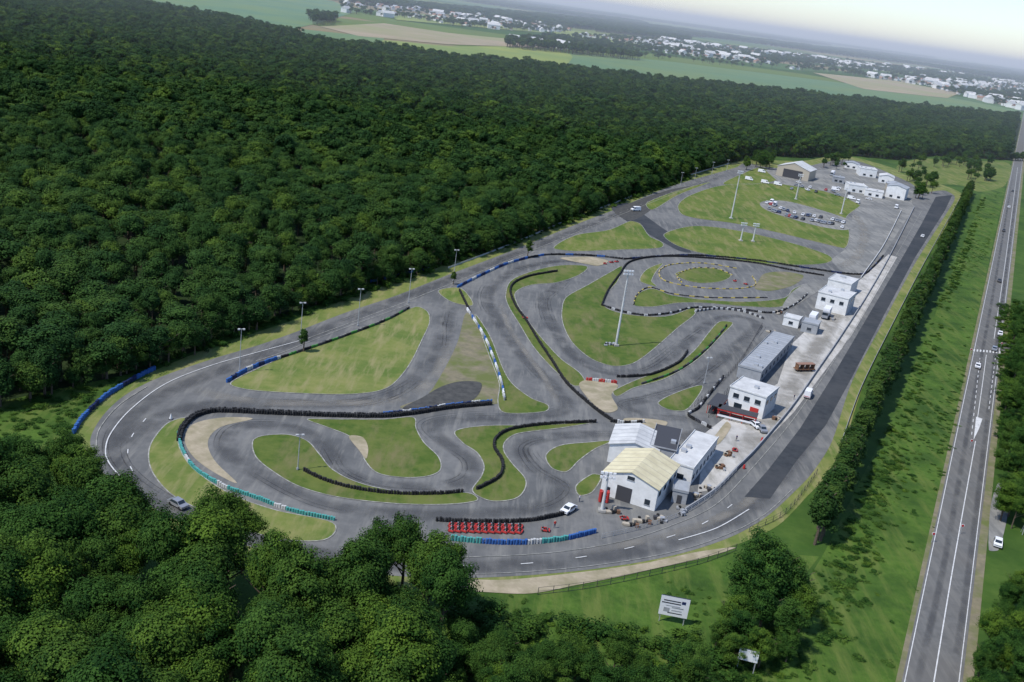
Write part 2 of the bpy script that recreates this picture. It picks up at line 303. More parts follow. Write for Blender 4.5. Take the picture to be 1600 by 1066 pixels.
line("circuit_line",[(720,872),(820,868),(900,860),(980,845),(1050,822),(1110,795),(1150,760),(1240,655),(1330,522),(1400,400),(1440,330)],.15,.2,'edge')
line("circuit_dashes",[(228,655),(205,685),(200,720),(215,750)],.22,.2,'line',(2,6))
line("circuit_dashes",[(1050,300),(930,350),(800,410),(700,450)],.22,.2,'edge',(3,9))
rc0=Vector(P(1456,1066)); rc1=Vector(P(1590,258)); rd=(rc1-rc0).normalized(); rn=Vector((rd.y,-rd.x))
def RP(s,o): q=rc0+rd*s+rn*o; return (q.x,q.y)
def rstrip(name,s0,s1,o0,o1,k,z): return sheet(name,[RP(s0,o0),RP(s1,o0),RP(s1,o1),RP(s0,o1)],k,z,False,True)
rstrip("road_shoulder",-90,3000,-5.5,6.4,'gravel',.06)
rstrip("road",-90,3000,-4.6,4.7,'road',.10)
rstrip("road_edge_line",-90,3000,-4.22,-4.06,'line',.13)
rstrip("road_edge_line",-90,3000,4.05,4.2,'line',.13)
line("road_centre_line",[(1455,1090),(1490,880),(1524,690)],.22,.14)
line("road_centre_line",[(1553,530),(1572,400),(1590,262)],.2,.14)
sheet("road_chevron",[(1521,688),(1525,652),(1535,655),(1529,672)],'line',.15,False)
line("road_lane_line",[(1527,655),(1535,600),(1541,555)],.2,.14); line("road_lane_dashes",[(1518,680),(1531,560)],.2,.14,dash=(3,3)); line("road_lane_dashes",[(1545,640),(1555,560)],.2,.14,dash=(3,3))
mb=MB()
for i in range(9):
    a=P(1522+i*5,548+i*.4); mb.box(a[0],a[1],.15,.5,3.2,.01,'line',-math.atan2(rd.x,rd.y))
obj("road_crossing_marking",mb.mesh("x"))
soft("road_wheel_wear",[(1428,1090),(1475,880),(1516,650),(1555,440),(1583,270)],1.6,.12)
soft("road_wheel_wear",[(1485,1090),(1515,880),(1543,650),(1570,440),(1592,270)],1.6,.12)
sheet("layby",[(1545,860),(1548,790),(1560,755),(1572,760),(1575,800),(1560,860)],'asph2',.09)
sheet("side_road",[(1555,545),(1600,560),(1700,580),(1700,560),(1600,540),(1560,530)],'road',.095,False)
sheet("rough_grass",[(1290,860),(1400,640),(1470,470),(1530,320),(1545,250),(1580,250),(1560,340),(1500,620),(1400,1066),(1250,1200),(1150,1100)],'rough',.05,False)
sheet("rough_grass",[(690,925),(830,930),(980,902),(1100,878),(1160,862),(1280,870),(1180,1000),(1000,1060),(700,1000)],'rough',.055,False)
sheet("rough_grass",[(-50,640),(60,615),(180,590),(240,585),(170,615),(130,650),(112,690),(130,740),(60,740),(-60,720)],'rough',.07,False)
sheet("rough_grass",[(1400,262),(1440,248),(1500,252),(1575,255),(1570,290),(1530,300),(1500,290),(1440,285)],'island',.075)
# ---------------- barriers ----------------
def barrier(name,px,pat,h=.8,rad=.3,rows=1,closed=False,run=6):
    p=spline(W(px),closed,8); q=resample(p,rad*2.0); mb=MB()
    for i in range(len(q)-1):
        d=(q[i+1]-q[i]).normalized(); n=Vector((-d.y,d.x))
        k=pat[(i//run)%len(pat)]
        for rw in range(rows):
            a=q[i]+n*(rw*rad*2)+Vector((random.uniform(-.06,.06),random.uniform(-.06,.06)))
            hh=h*random.uniform(.8,1.08)
            mb.cyl(a.x,a.y,.1,rad*.98,hh,k,7,ph=random.random())
    return obj(name,mb.mesh(name))
barrier("tyre_barrier",[(282,690),(288,670),(308,652),(340,645),(420,648),(520,652),(600,653),(650,648),(700,640),(772,633)],['black'],1.0,rows=2)
barrier("tyre_barrier",[(600,649),(650,644),(700,636),(772,629)],['blue','navy','off','blue'],.9,.25,run=5)
barrier("tyre_barrier",[(278,680),(285,705),(305,735),(350,762),(400,780),(440,795),(480,806),(530,815)],['teal','teal','teal','teal','off'],.8,.28,run=5)
barrier("tyre_barrier",[(706,845),(760,850),(820,851),(880,845),(935,832)],['teal','teal','blue','blue','blue','off'],1.1,.3,rows=1,run=5)
barrier("tyre_barrier",[(683,815),(760,818),(830,815),(880,805),(893,797)],['black'],.9)
barrier("tyre_barrier",[(115,678),(130,655),(165,622),(205,597),(245,577)],['blue','blue','navy'],1.1,.35,run=8)
barrier("tyre_barrier",[(580,442),(630,430),(672,421)],['blue','navy'],.9)
barrier("tyre_barrier",[(355,598),(380,583),(410,570),(440,560)],['blue','navy','blue','blue','off'],1.0,run=4)
barrier("hedge_barrier",[(440,560),(520,533),(600,503),(640,482)],['black','green','dgrey'],.7,.25,rows=1)
barrier("tyre_barrier",[(715,450),(750,432),(790,414),(825,404)],['blue','navy','blue','off'],.9,run=7)
barrier("tyre_barrier",[(825,404),(860,399),(930,401),(975,406)],['black','black','blue','dgrey'],.8,run=6)
barrier("tyre_barrier",[(730,485),(745,508),(760,535),(772,565),(783,600),(788,628)],['wht','off','silver','blue'],.9,.25,run=5)
barrier("tyre_barrier",[(718,455),(725,470),(735,490)],['black'],.8)
barrier("tyre_barrier",[(870,425),(830,432),(805,442),(797,455),(805,478),(822,502),(842,535),(862,565),(885,600),(915,628),(940,648),(958,660)],['black'],.85)
barrier("tyre_barrier",[(475,737),(510,753),(560,766),(620,773),(690,773),(728,769)],['black'],.8)
barrier("tyre_barrier",[(930,661),(860,664),(800,672),(776,685),(772,700),(785,725),(778,748),(740,768)],['black'],.85)
barrier("tyre_barrier",[(1074,550),(1060,568),(1020,586),(985,590),(960,590)],['black'],.8)
barrier("tyre_barrier",[(1135,510),(1105,545),(1060,580),(1000,602)],['black','green','dgrey'],.6,.25)
barrier("tyre_barrier",[(917,595),(945,598),(968,600)],['red','off'],.9,run=3)
barrier("tyre_barrier",[(955,660),(980,663),(1008,661)],['black','off'],.9,run=3)
barrier("tyre_barrier",[(1086,488),(1120,484),(1160,488),(1195,500)],['off','dgrey'],.8,.28,run=2)
barrier("tyre_barrier",[(940,478),(975,489),(1010,494),(1050,490),(1085,482),(1150,484),(1205,490),(1240,478),(1262,460)],['black','dgrey','black','off'],.7,.25,run=3)
barrier("tyre_barrier",[(940,478),(950,455),(968,430),(985,410),(1030,402),(1100,404),(1180,412),(1240,424),(1290,432)],['black'],.8,.27)
barrier("tyre_barrier",[(975,406),(1080,400),(1180,408),(1260,420),(1340,430),(1362,420),(1380,400)],['black','navy','black'],.8,.27,run=9)
barrier("tyre_barrier",[(1130,590),(1110,615),(1090,640),(1075,650),(1100,665),(1113,672)],['black','dgrey','off','black'],.8,.25,run=4)
barrier("tyre_barrier",[(1150,420),(1100,412),(1050,414),(1030,425),(1040,440),(1090,450),(1150,452),(1180,446),(1175,432)],['yellow','dgrey','yellow','tan'],.35,.2,run=4)
barrier("tyre_barrier",[(1065,442),(1058,430),(1085,420),(1120,421),(1145,431)],['yellow','black','tan'],.35,.2,run=3)
barrier("tyre_barrier",[(990,477),(995,462),(1015,450),(1050,460),(1110,466),(1200,466)],['black','dgrey','yellow'],.4,.2,run=5)
def wall(name,px,h,w,k,smooth=True,z=0):
    p=spline(W(px),False,6) if smooth else [Vector(a) for a in W(px)]
    mb=MB()
    for i in range(len(p)-1):
        a,b=p[i],p[i+1]; d=(b-a).normalized(); n=Vector((-d.y,d.x))*w/2
        mb.add([(q.x,q.y,zz) for zz in(z,z+h) for q in(a-n,b-n,b+n,a+n)],[(3,2,1,0),(4,5,6,7),(0,1,5,4),(1,2,6,5),(2,3,7,6),(3,0,4,7)],k)
    return obj(name,mb.mesh(name))
wall("pit_wall",[(1428,325),(1392,397),(1355,462),(1310,532),(1270,590),(1235,640),(1180,705),(1150,735),(1115,770),(1070,800)],1.0,.3,'grey')
wall("pit_wall",[(1408,330),(1380,385),(1345,435)],.9,.3,'lroof')
def fence(name,px,h=2.0,k='metal',step=3):
    p=spline(W(px),False,6); q=resample(p,step); mb=MB()
    for i,a in enumerate(q):
        mb.cyl(a.x,a.y,0,.06,h,k,5)
        if i<len(q)-1:
            b=q[i+1]
            for zz in(.15,h*.5,h-.05): mb.tube((a.x,a.y,zz),(b.x,b.y,zz),.03,.03,k,4)
    return obj(name,mb.mesh(name))
fence("wire_fence",[(840,930),(920,920),(1020,900),(1100,880),(1155,858)],1.6,'dgrey')
fence("wire_fence",[(1170,832),(1225,805),(1262,760),(1280,735)],1.5,'dgrey')
fence("wire_fence",[(1150,600),(1120,635),(1105,655)],2.2,'dgrey')
fence("wire_fence",[(940,842),(1000,828),(1060,808),(1110,778),(1150,738)],1.2)
fence("wire_fence",[(1190,510),(1160,560),(1130,595),(1080,640)],1.4,'dgrey')
wall("guard_rail",[(700,420),(800,382),(880,348),(960,318),(1050,283),(1140,256)],.7,.12,'metal')
wall("guard_rail",[(1500,310),(1442,415),(1394,508),(1346,605),(1315,690)],.7,.12,'grey')
# ---------------- trees ----------------
def tree_mesh(name,seed,kind='oak',ncl=75,nl=105,leafs=.42,mk='leaf',lowc=False):
    g=np.random.default_rng(seed); mb=MB()
    if kind=='poplar': cz,rr,rz,th=7.3,1.9,7.3,13
    elif kind=='bush': cz,rr,rz,th=.9,1.7,1.3,1.4
    else: cz,rr,rz,th=9.3,5.2,5.8,11
    if lowc: cz,rz=7.6,7.4
    if kind!='bush':
        mb.tube((0,0,-.3),(.1,0,th*.45),.38 if kind=='oak' else .25,.26 if kind=='oak' else .18,'bark',7); mb.tube((.1,0,th*.45),(0,.1,th*.8),.26 if kind=='oak' else .18,.08,'bark',6)
        for i in range(6):
            a=i*1.05+g.random(); z0=th*(.35+.07*i); L=rr*.75
            mb.tube((.05,0,z0),(L*math.cos(a),L*math.sin(a),z0+ (3 if kind=='oak' else 2.2)),.14,.04,'bark',5)
    nb=len(mb.f)
    V=[];T=[]
    lobes=[g.normal(size=3) for _ in range(5)]
    for c in range(ncl):
        d=g.normal(size=3); d/=np.linalg.norm(d)
        if d[2]<-.45 and not(lowc and g.random()<.6): d[2]*=-1
        lob=1+.2*sum(np.tanh(2*np.dot(d,l/np.linalg.norm(l))-.8) for l in lobes)
        rad=g.uniform(.62,1.0)*lob if g.random()<.8 else g.uniform(.2,.6)
        cc=np.array([d[0]*rr*rad,d[1]*rr*rad,cz+d[2]*rz*rad])
        cr=g.uniform(.9,1.7)*(1 if kind=='oak' else .5)
        if kind=='poplar':
            taper=1-.7*max(0,(cc[2]-7)/8); cc[0]*=taper; cc[1]*=taper
        tint=np.clip(g.normal(.45,.25),0,1)
        dl=g.normal(size=(nl,3)); dl/=np.linalg.norm(dl,axis=1)[:,None]
        pos=cc+dl*np.array([1.15,1.15,.8])*cr*g.uniform(.45,1.08,(nl,1))
        nrm=dl+d*.7+np.array([0,0,.6])+g.normal(size=(nl,3))*.4; nrm/=np.linalg.norm(nrm,axis=1)[:,None]
        t1=np.cross(nrm,g.normal(size=(nl,3))); t1/=np.linalg.norm(t1,axis=1)[:,None]; t2=np.cross(nrm,t1)
        s=leafs*g.uniform(.6,1.2,(nl,1)); a=t1*s*.5; b=t2*s*.42
        V.append(np.stack([pos-a,pos-b*.9+a*.1,pos+a,pos+b],1).reshape(-1,3))
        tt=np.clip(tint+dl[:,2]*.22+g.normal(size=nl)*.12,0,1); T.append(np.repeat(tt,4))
    V=np.concatenate(V); T=np.concatenate(T); o=len(mb.v)
    if kind!='bush': V[:,2]=np.maximum(V[:,2],.1)
    verts=mb.v+V.tolist(); n=len(V)//4
    faces=mb.f+[[o+4*i,o+4*i+1,o+4*i+2,o+4*i+3] for i in range(n)]
    me=bpy.data.meshes.new(name); me.from_pydata(verts,[],faces)
    if nb: me.materials.append(M['bark'])
    me.materials.append(M[mk])
    mi=np.zeros(len(faces),dtype=np.int32); mi[nb:]=1 if nb else 0; me.polygons.foreach_set("material_index",mi)
    at=me.attributes.new("tint",'FLOAT','POINT'); at.data.foreach_set("value",np.concatenate([np.zeros(o),T]).astype(np.float32)); me.update()
    return me
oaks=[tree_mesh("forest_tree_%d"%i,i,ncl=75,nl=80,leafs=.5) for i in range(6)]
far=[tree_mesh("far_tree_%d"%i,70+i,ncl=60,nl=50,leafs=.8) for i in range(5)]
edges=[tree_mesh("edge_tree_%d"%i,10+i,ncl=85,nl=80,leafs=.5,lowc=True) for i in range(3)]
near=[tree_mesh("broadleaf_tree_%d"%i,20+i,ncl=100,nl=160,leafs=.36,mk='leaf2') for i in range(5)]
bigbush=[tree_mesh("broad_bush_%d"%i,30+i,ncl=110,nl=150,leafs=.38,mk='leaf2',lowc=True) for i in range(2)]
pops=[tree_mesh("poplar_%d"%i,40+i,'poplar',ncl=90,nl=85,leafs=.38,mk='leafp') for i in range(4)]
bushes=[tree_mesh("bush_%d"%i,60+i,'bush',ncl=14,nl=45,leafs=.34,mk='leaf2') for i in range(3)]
def coll(name,meshes):
    c=bpy.data.collections.new(name)
    for m in meshes:
        o=bpy.data.objects.new(m.name,m); c.objects.link(o)
    return c
cOak=coll("forest_tree_kinds",oaks); cFar=coll("far_tree_kinds",far); cEdge=coll("edge_tree_kinds",edges); cBush=coll("bush_kinds",bushes)
def scatter(name,pts,scl,rot,col,nk):
    n=len(pts); me=bpy.data.meshes.new(name); me.vertices.add(n); me.vertices.foreach_set("co",np.asarray(pts,dtype=np.float32).ravel())
    a=me.attributes.new("sclv",'FLOAT_VECTOR','POINT'); a.data.foreach_set("vector",np.asarray(scl,dtype=np.float32).ravel())
    rv=np.zeros((n,3),dtype=np.float32); rv[:,2]=rot; a=me.attributes.new("rotv",'FLOAT_VECTOR','POINT'); a.data.foreach_set("vector",rv.ravel())
    a=me.attributes.new("kidx",'INT','POINT'); a.data.foreach_set("value",rng.integers(0,nk,n).astype(np.int32)); me.update()
    o=obj(name,me); ng=bpy.data.node_groups.new(name,'GeometryNodeTree')
    ng.interface.new_socket("Geometry",in_out='INPUT',socket_type='NodeSocketGeometry'); ng.interface.new_socket("Geometry",in_out='OUTPUT',socket_type='NodeSocketGeometry')
    N=ng.nodes;L=ng.links; gi=N.new("NodeGroupInput"); go=N.new("NodeGroupOutput"); ci=N.new("GeometryNodeCollectionInfo"); ci.inputs[0].default_value=col; ci.inputs["Separate Children"].default_value=True; ci.inputs["Reset Children"].default_value=True
    ip=N.new("GeometryNodeInstanceOnPoints"); ip.inputs["Pick Instance"].default_value=True
    def na(nm,t):
        x=N.new("GeometryNodeInputNamedAttribute"); x.data_type=t; x.inputs[0].default_value=nm; return x.outputs[0]
    er=N.new("FunctionNodeEulerToRotation"); L.new(na("rotv",'FLOAT_VECTOR'),er.inputs[0])
    L.new(gi.outputs[0],ip.inputs["Points"]); L.new(ci.outputs[0],ip.inputs["Instance"]); L.new(na("kidx",'INT'),ip.inputs["Instance Index"]); L.new(er.outputs[0],ip.inputs["Rotation"]); L.new(na("sclv",'FLOAT_VECTOR'),ip.inputs["Scale"]); L.new(ip.outputs[0],go.inputs[0])
    md=o.modifiers.new("scatter",'NODES'); md.node_group=ng; return o
def inpoly(x,y,poly):
    p=np.array(poly); ins=np.zeros(len(x),bool); j=len(p)-1
    for i in range(len(p)):
        c=((p[i,1]>y)!=(p[j,1]>y))&(x<(p[j,0]-p[i,0])*(y-p[i,1])/(p[j,1]-p[i,1]+1e-12)+p[i,0]); ins^=c; j=i
    return ins
def fill(poly,step,jit=.42):
    p=np.array(poly); x0,y0=p.min(0);x1,y1=p.max(0)
    X,Y=np.meshgrid(np.arange(x0,x1,step),np.arange(y0,y1,step*.87)); X=X+ (np.arange(X.shape[0])%2)[:,None]*step*.5
    X=X.ravel();Y=Y.ravel(); X=X+rng.uniform(-jit,jit,X.shape)*step; Y=Y+rng.uniform(-jit,jit,Y.shape)*step
    k=inpoly(X,Y,p); return X[k],Y[k]
def roaddist(X,Y): return (X-rc0.x)*rn.x+(Y-rc0.y)*rn.y
fx,fy=fill(W(forest_px),8.4,.48)
k=(np.abs(roaddist(fx,fy))>13)&(np.abs(fx)<fy*.62+60); fx,fy=fx[k],fy[k]
n=len(fx); print("forest",n)
sc=rng.uniform(.7,1.4,n)*(1+.15*np.sin(fx*.023)*np.cos(fy*.019)); zs=(.6+.36*sc)*rng.uniform(.78,1.16,n)*(1+.1*np.sin(fx*.031+1)*np.cos(fy*.027))
pts=np.stack([fx,fy,np.zeros(n)],1); scl=np.stack([sc,sc,zs],1); rot=rng.uniform(0,6.28,n); nm=fy<520
scatter("forest",pts[nm],scl[nm],rot[nm],cOak,6); scatter("forest",pts[~nm],scl[~nm],rot[~nm],cFar,5)
ep=resample([Vector(q) for q in W(forest_px[1:24])],4.0); n=len(ep); s=rng.uniform(.55,.95,n)
scatter("forest_edge_trees",[(q.x+random.uniform(-2,2),q.y+random.uniform(-2,2),0) for q in ep],np.stack([s,s,s*rng.uniform(.7,1.1,n)],1),rng.uniform(0,6.28,n),cEdge,3)
def trees_top(name,px,hgt,step,meshes,base=15.1,hv=.2,th=None):
    poly=[P(a,b,hgt) for a,b in px]; X,Y=fill(poly,step)
    for x,y in zip(X,Y):
        s=(th or hgt)/base*random.uniform(1-hv,1+hv*.4); w=s*random.uniform(.75,1.1)
        obj(name,random.choice(meshes),(x,y,0),random.uniform(0,6.28),sc=(w,w,s))
    return len(X)
fg=[(-150,680),(0,680),(60,672),(110,692),(150,745),(200,762),(240,800),(300,802),(350,780),(395,790),(420,845),(480,860),(530,835),(600,820),(680,828),(703,858),(700,905),(680,950),(690,1000),(720,1200),(-150,1200)]
print("fg",trees_top("broadleaf_tree",fg,14,6.4,near,hv=.28,th=17))
for px,py,hh in((355,742,18),(335,760,16),(190,730,17),(215,748,15),(385,775,15),(640,804,17),(600,812,16),(683,822,15),(703,850,14),(560,825,14),(150,732,14),(90,670,15),(20,666,15)):
    a=P(px,py,hh); s=hh/15.1; obj("broadleaf_tree",random.choice(near),(a[0],a[1],0),random.random()*6,sc=(s*.8,s*.8,s))
fg2=[(690,975),(790,980),(900,988),(1000,1005),(1130,1030),(1130,1300),(690,1300)]
print("fg2",trees_top("broadleaf_tree",fg2,7,4.2,near+bigbush,hv=.4,th=9))
rt=[(1596,470),(1640,440),(1760,440),(1760,770),(1590,770),(1582,640),(1592,560)]
print("rt",trees_top("roadside_tree",rt,11,5.5,near+bigbush))
rt2=[(1562,905),(1620,860),(1760,820),(1760,1250),(1520,1250),(1535,1060),(1552,970)]
print("rt2",trees_top("roadside_tree",rt2,9,4.8,near+bigbush))
for px,py,hh in((1220,830,17),(1188,855,14),(1252,862,13),(1150,925,9),(1205,905,11),(1265,920,9),(1170,950,9),(1235,945,9),(1130,960,7),(1200,980,8),(1588,700,10),(1580,760,9),(1590,740,10),(1583,600,9),(1150,985,7),(1240,985,7)):
    a=P(px,py,hh); s=hh/15.1; obj("broadleaf_tree",random.choice(bigbush),(a[0],a[1],0),random.random()*6,sc=(s*1.05,s*1.05,s))
a=Vector(P(1272,852)); b=Vector(P(1514,302)); L=(b-a).length; n=int(L/2.7)
for i in range(n):
    q=a+(b-a)*(i/n); s=random.uniform(.8,1.1)*(.9 if i>n*.8 else 1); w=random.uniform(1.25,1.75)
    obj("poplar_tree",random.choice(pops),(q.x+random.uniform(-.9,.9),q.y+random.uniform(-.9,.9),0),random.random()*6,sc=(w,w,s))
for px,py,h in((824,402,9),(474,550,8),(708,445,6)):
    q=P(px,py); s=h/14.5; obj("young_tree",random.choice(pops),(q[0],q[1],0),1,sc=(s*1.5,s*1.5,s))
for i in range(105):
    px,py=random.choice([(random.uniform(1165,1208),random.uniform(250,268)),(random.uniform(1285,1325),random.uniform(250,266)),(random.uniform(1400,1460),random.uniform(256,285)),(random.uniform(1430,1458),random.uniform(285,312)),(random.uniform(1455,1545),random.uniform(250,262)),(random.uniform(1510,1550),random.uniform(262,285))])
    q=P(px,py); s=random.uniform(.45,.85); obj("broadleaf_tree",random.choice(bigbush+near),(q[0],q[1],0),random.random()*6,sc=(s,s,s))
def bushfill(name,px,step,lo,hi,zf=1,thr=-9):
    X,Y=fill(W(px),step,.5); nz=np.sin(X*.31+Y*.05)*np.cos(Y*.23)+np.sin(X*.11-Y*.07+1)+rng.normal(size=len(X))*.5; kk=nz>thr; X,Y=X[kk],Y[kk]; n=len(X); s=lo+(hi-lo)*rng.random(n)**2.2; print(name,n)
    scatter(name,np.stack([X,Y,np.zeros(n)],1),np.stack([s*rng.uniform(.9,1.8,n),s*rng.uniform(.9,1.8,n),s*rng.uniform(.6,1.2,n)*zf],1),rng.uniform(0,6.28,n),cBush,3)
bushfill("undergrowth",[(-60,650),(60,620),(150,598),(235,577),(235,585),(170,610),(120,650),(100,690),(40,720),(-60,720)],2.4,.3,.9,.5,-.4)
bushfill("undergrowth",[(1300,850),(1380,690),(1470,470),(1530,320),(1540,305),(1535,330),(1480,500),(1410,700),(1370,880),(1310,1100),(1150,1150),(1180,990),(1270,900)],1.8,.12,.75,.5,-.5)
bushfill("undergrowth",[(1410,700),(1480,500),(1535,330),(1560,300),(1520,520),(1480,740),(1400,1080),(1310,1100),(1370,880)],2.0,.08,.5,.35,.2)
bushfill("undergrowth",[(690,945),(850,962),(1000,985),(1150,1010),(1200,1080),(700,1080)],2.5,.4,1.3)
bushfill("undergrowth",[(690,925),(830,932),(980,906),(1100,882),(1150,890),(1130,1000),(850,962),(690,945)],1.8,.08,.5,.35,.1)
bushfill("undergrowth",[(240,575),(350,540),(450,503),(560,463),(660,432),(720,410),(800,386),(870,358),(940,330),(1010,305),(1080,280),(1070,272),(935,318),(795,374),(655,420),(450,488),(290,550)],3.,.4,1.2)
bushfill("undergrowth",[(1562,480),(1590,470),(1592,560),(1575,650),(1560,740),(1560,640)],2.4,.4,.9)
# ---------------- distant villages & woods ----------------
def house_mesh(name,w,d,h,rk,wk='white'):
    mb=MB(); mb.box(0,0,0,w,d,h,wk); e=.4; t=h+.02
    mb.add([(-w/2-e,-d/2-e,t),(w/2+e,-d/2-e,t),(w/2+e,d/2+e,t),(-w/2-e,d/2+e,t),(-w/2-e,0,t+d*.42),(w/2+e,0,t+d*.42)],[(0,1,5,4),(2,3,4,5),(0,4,3),(1,2,5),(3,2,1,0)],rk)
    for i in(-1,1): mb.box(i*w/4,-d/2-.01,1,1.2,.04,1.3,'glass')
    mb.box(0,-d/2-.01,0,1,.04,2.1,'brick'); mb.box(w/4,.5,h+d*.3,.7,.7,1.6,'brick'); return mb.mesh(name)
houses=[house_mesh("house_a",11,8,5,'brick'),house_mesh("house_b",10,8,5,'brick','tan'),house_mesh("house_c",13,9,5,'groof'),house_mesh("house_d",26,12,8,'lroof'),house_mesh("house_e",9,8,5,'groof')]
cH=coll("house_kinds",houses)
def town(px,step,patch,keep,tstep):
    w=W(px); X,Y=fill(w,step); nz=np.sin(X*.004+patch)*np.cos(Y*.0031+patch)+.5*np.sin(X*.011-Y*.007); k=(nz>-.15)&(rng.random(len(X))<keep); X,Y=X[k],Y[k]; n=len(X); print("houses",n)
    s=rng.uniform(.9,1.4,n); scatter("village",np.stack([X,Y,np.zeros(n)],1),np.stack([s,s,s],1),rng.uniform(0,6.28,n),cH,5)
    X,Y=fill(w,tstep); nz=np.sin(X*.005+patch*2)*np.cos(Y*.0041+patch)+.6*np.sin(X*.013-Y*.009)
    k=(rng.random(len(X))<np.clip(nz+.55,.18,1)); X,Y=X[k],Y[k]; n=len(X); print("tt",n); s=rng.uniform(.6,1.2,n)
    scatter("village_trees",np.stack([X,Y,np.zeros(n)],1),np.stack([s*1.4,s*1.4,s*.9],1),rng.uniform(0,6.28,n),cFar,5)
town([(800,64),(900,57),(1050,64),(1250,87),(1500,117),(1640,138),(1640,185),(1560,165),(1450,136),(1300,113),(1150,105),(1000,90),(850,75)],34,1.,.55,23)
town([(530,8),(640,5),(760,28),(900,38),(890,52),(740,46),(640,30),(540,22)],44,2.,.5,27)
def woods(px,step,sxy,thr,ph):
    X,Y=fill(W(px),step); nz=np.sin(X*.0011+ph)*np.cos(Y*.0009+ph)+.5*np.sin(X*.003-Y*.002); k=nz>thr; X,Y=X[k],Y[k]; n=len(X); print("woods",n); s=rng.uniform(.8,1.2,n)
    scatter("distant_woods",np.stack([X,Y,np.zeros(n)],1),np.stack([s*sxy,s*sxy,s*1.2],1),rng.uniform(0,6.28,n),cFar,5)
woods([(250,-76),(900,13),(1700,124),(1700,136),(1300,85),(900,30),(600,-4),(250,-45)],50,6,-.1,0)
woods([(500,-5),(900,30),(1300,84),(1700,135),(1700,146),(1300,97),(900,45),(500,12)],26,3,.3,2)
woods([(790,68),(880,78),(1000,92),(1000,96),(880,84),(790,76)],14,1.3,-.9,2)
woods([(1000,94),(1200,112),(1260,116),(1250,126),(1100,112),(1000,100)],16,1.3,-.1,1)
woods([(480,28),(530,32),(520,40),(490,40)],14,1.3,-2,2); woods([(930,46),(1080,62),(1075,66),(930,50)],14,1.2,-2,2)
# ---------------- buildings ----------------
def building(name,A,B,depth,h,roof='flat',wk='white',rk='groof',ridge=2.0,wins=(),door=None,ribs=False,sidewins=0):
    a=Vector(P(*A)); b=Vector(P(*B)); w=(b-a).length; ang=math.atan2(b.y-a.y,b.x-a.x)
    e=bpy.data.objects.new(name,None); e.location=(a.x,a.y,.1); e.rotation_euler=(0,0,ang); e.empty_display_size=2; C.objects.link(e)
    mb=MB(); mb.box(w/2,depth/2,0,w,depth,h,wk)
    if roof=='gable': mb.add([(0,0,h),(w,0,h),(w/2,0,h+ridge),(0,depth,h),(w,depth,h),(w/2,depth,h+ridge)],[(0,1,2),(5,4,3)],wk)
    obj("walls",mb.mesh(name+"_walls"),parent=e)
    mb=MB(); o=.35
    if roof=='gable':
        sl=ridge/(w/2); z0=h-o*sl
        for s in(0,1):
            xe=-o if s==0 else w+o
            mb.add([(xe,-o,z0+.05),(w/2,-o,h+ridge+.05),(w/2,depth+o,h+ridge+.05),(xe,depth+o,z0+.05),(xe,-o,z0+.2),(w/2,-o,h+ridge+.2),(w/2,depth+o,h+ridge+.2),(xe,depth+o,z0+.2)],[(0,1,2,3),(7,6,5,4),(0,4,5,1),(3,2,6,7),(0,3,7,4)],rk)
    else:
        mb.box(w/2,depth/2,h,w+.3,depth+.3,.25,rk); mb.box(w/2,.0-.1,h+.25,w+.3,.12,.3,wk); mb.box(w+.1,depth/2,h+.25,.12,depth,.3,wk); mb.box(-.1,depth/2,h+.25,.12,depth,.3,wk)
        for i in range(int(w*depth/60)): mb.box(random.uniform(1,w-1),random.uniform(1.5,depth-1),h+.25,1.2,1.2,.7,'metal')
    if ribs:
        n=int(depth/2.2)
        for i in range(n):
            if roof=='flat': mb.box(w/2,(i+.5)*depth/n,h+.25,w,.35,.08,'grey')
            elif roof=='gable':
                y=(i+.5)*depth/n
                for s in(0,1):
                    xe=-o if s==0 else w+o; z0=h-o*ridge/(w/2)
                    mb.add([(xe,y-.08,z0+.23),(w/2,y-.08,h+ridge+.23),(w/2,y+.08,h+ridge+.23),(xe,y+.08,z0+.23)],[(0,1,2,3)],'tan' if rk=='cream' else 'grey')
    obj("roof",mb.mesh(name+"_roof"),parent=e)
    mb=MB()
    for (x,z,ww,hh) in wins: mb.box(x*w,-.04,z,ww,.08,hh,'glass'); mb.box(x*w,-.09,z-.12,ww+.2,.14,.1,'grey')
    for i in range(sidewins): mb.box(w+.03,(i+.5)*depth/sidewins,1.2 if h<4.5 else h-2.2,.08,1.5,1.1,'glass')
    if mb.v: obj("windows",mb.mesh(name+"_windows"),parent=e)
    if door: 
        mb=MB(); mb.box(door[0]*w,-.05,0,door[1],.1,door[2],door[3]); obj("door",mb.mesh(name+"_door"),parent=e)
    return e
building("kart_hall",(937,772),(1022,800),15,5.2,'gable','white','cream',2.0,wins=((.12,1.2,1.2,1),(.85,1.,1.2,1.2),(.5,5.4,1.6,.8)),door=(.42,3.4,3.4,'dgrey'),ribs=True,sidewins=4)
building("workshop_building",(948,722),(1022,738),12,4.6,'gable','white','lroof',1.5,ribs=True,wins=((.3,1,1.2,1),))
building("reception_building",(1040,748),(1078,760),22,4.2,'flat','white','lroof',wins=((.5,1,2,1.2),),sidewins=7)
building("reception_building",(1010,728),(1050,737),14,4.9,'flat','grey','dgrey',sidewins=3)
building("garden_shed",(1048,785),(1071,790),5.5,2.8,'flat','grey','groof',door=(.5,1.,2.,'dgrey'))
building("pit_building",(1134,638),(1190,656),11,6.2,'flat','white','lroof',wins=((.2,3.8,1.6,1.2),(.5,3.8,1.6,1.2),(.8,3.8,1.6,1.2),(.3,1,2.2,1.4)),sidewins=3,door=(.75,2.4,2.6,'red'))
building("garage_row",(1150,590),(1186,600),46,3.6,'flat','grey','groof',ribs=True,sidewins=9)
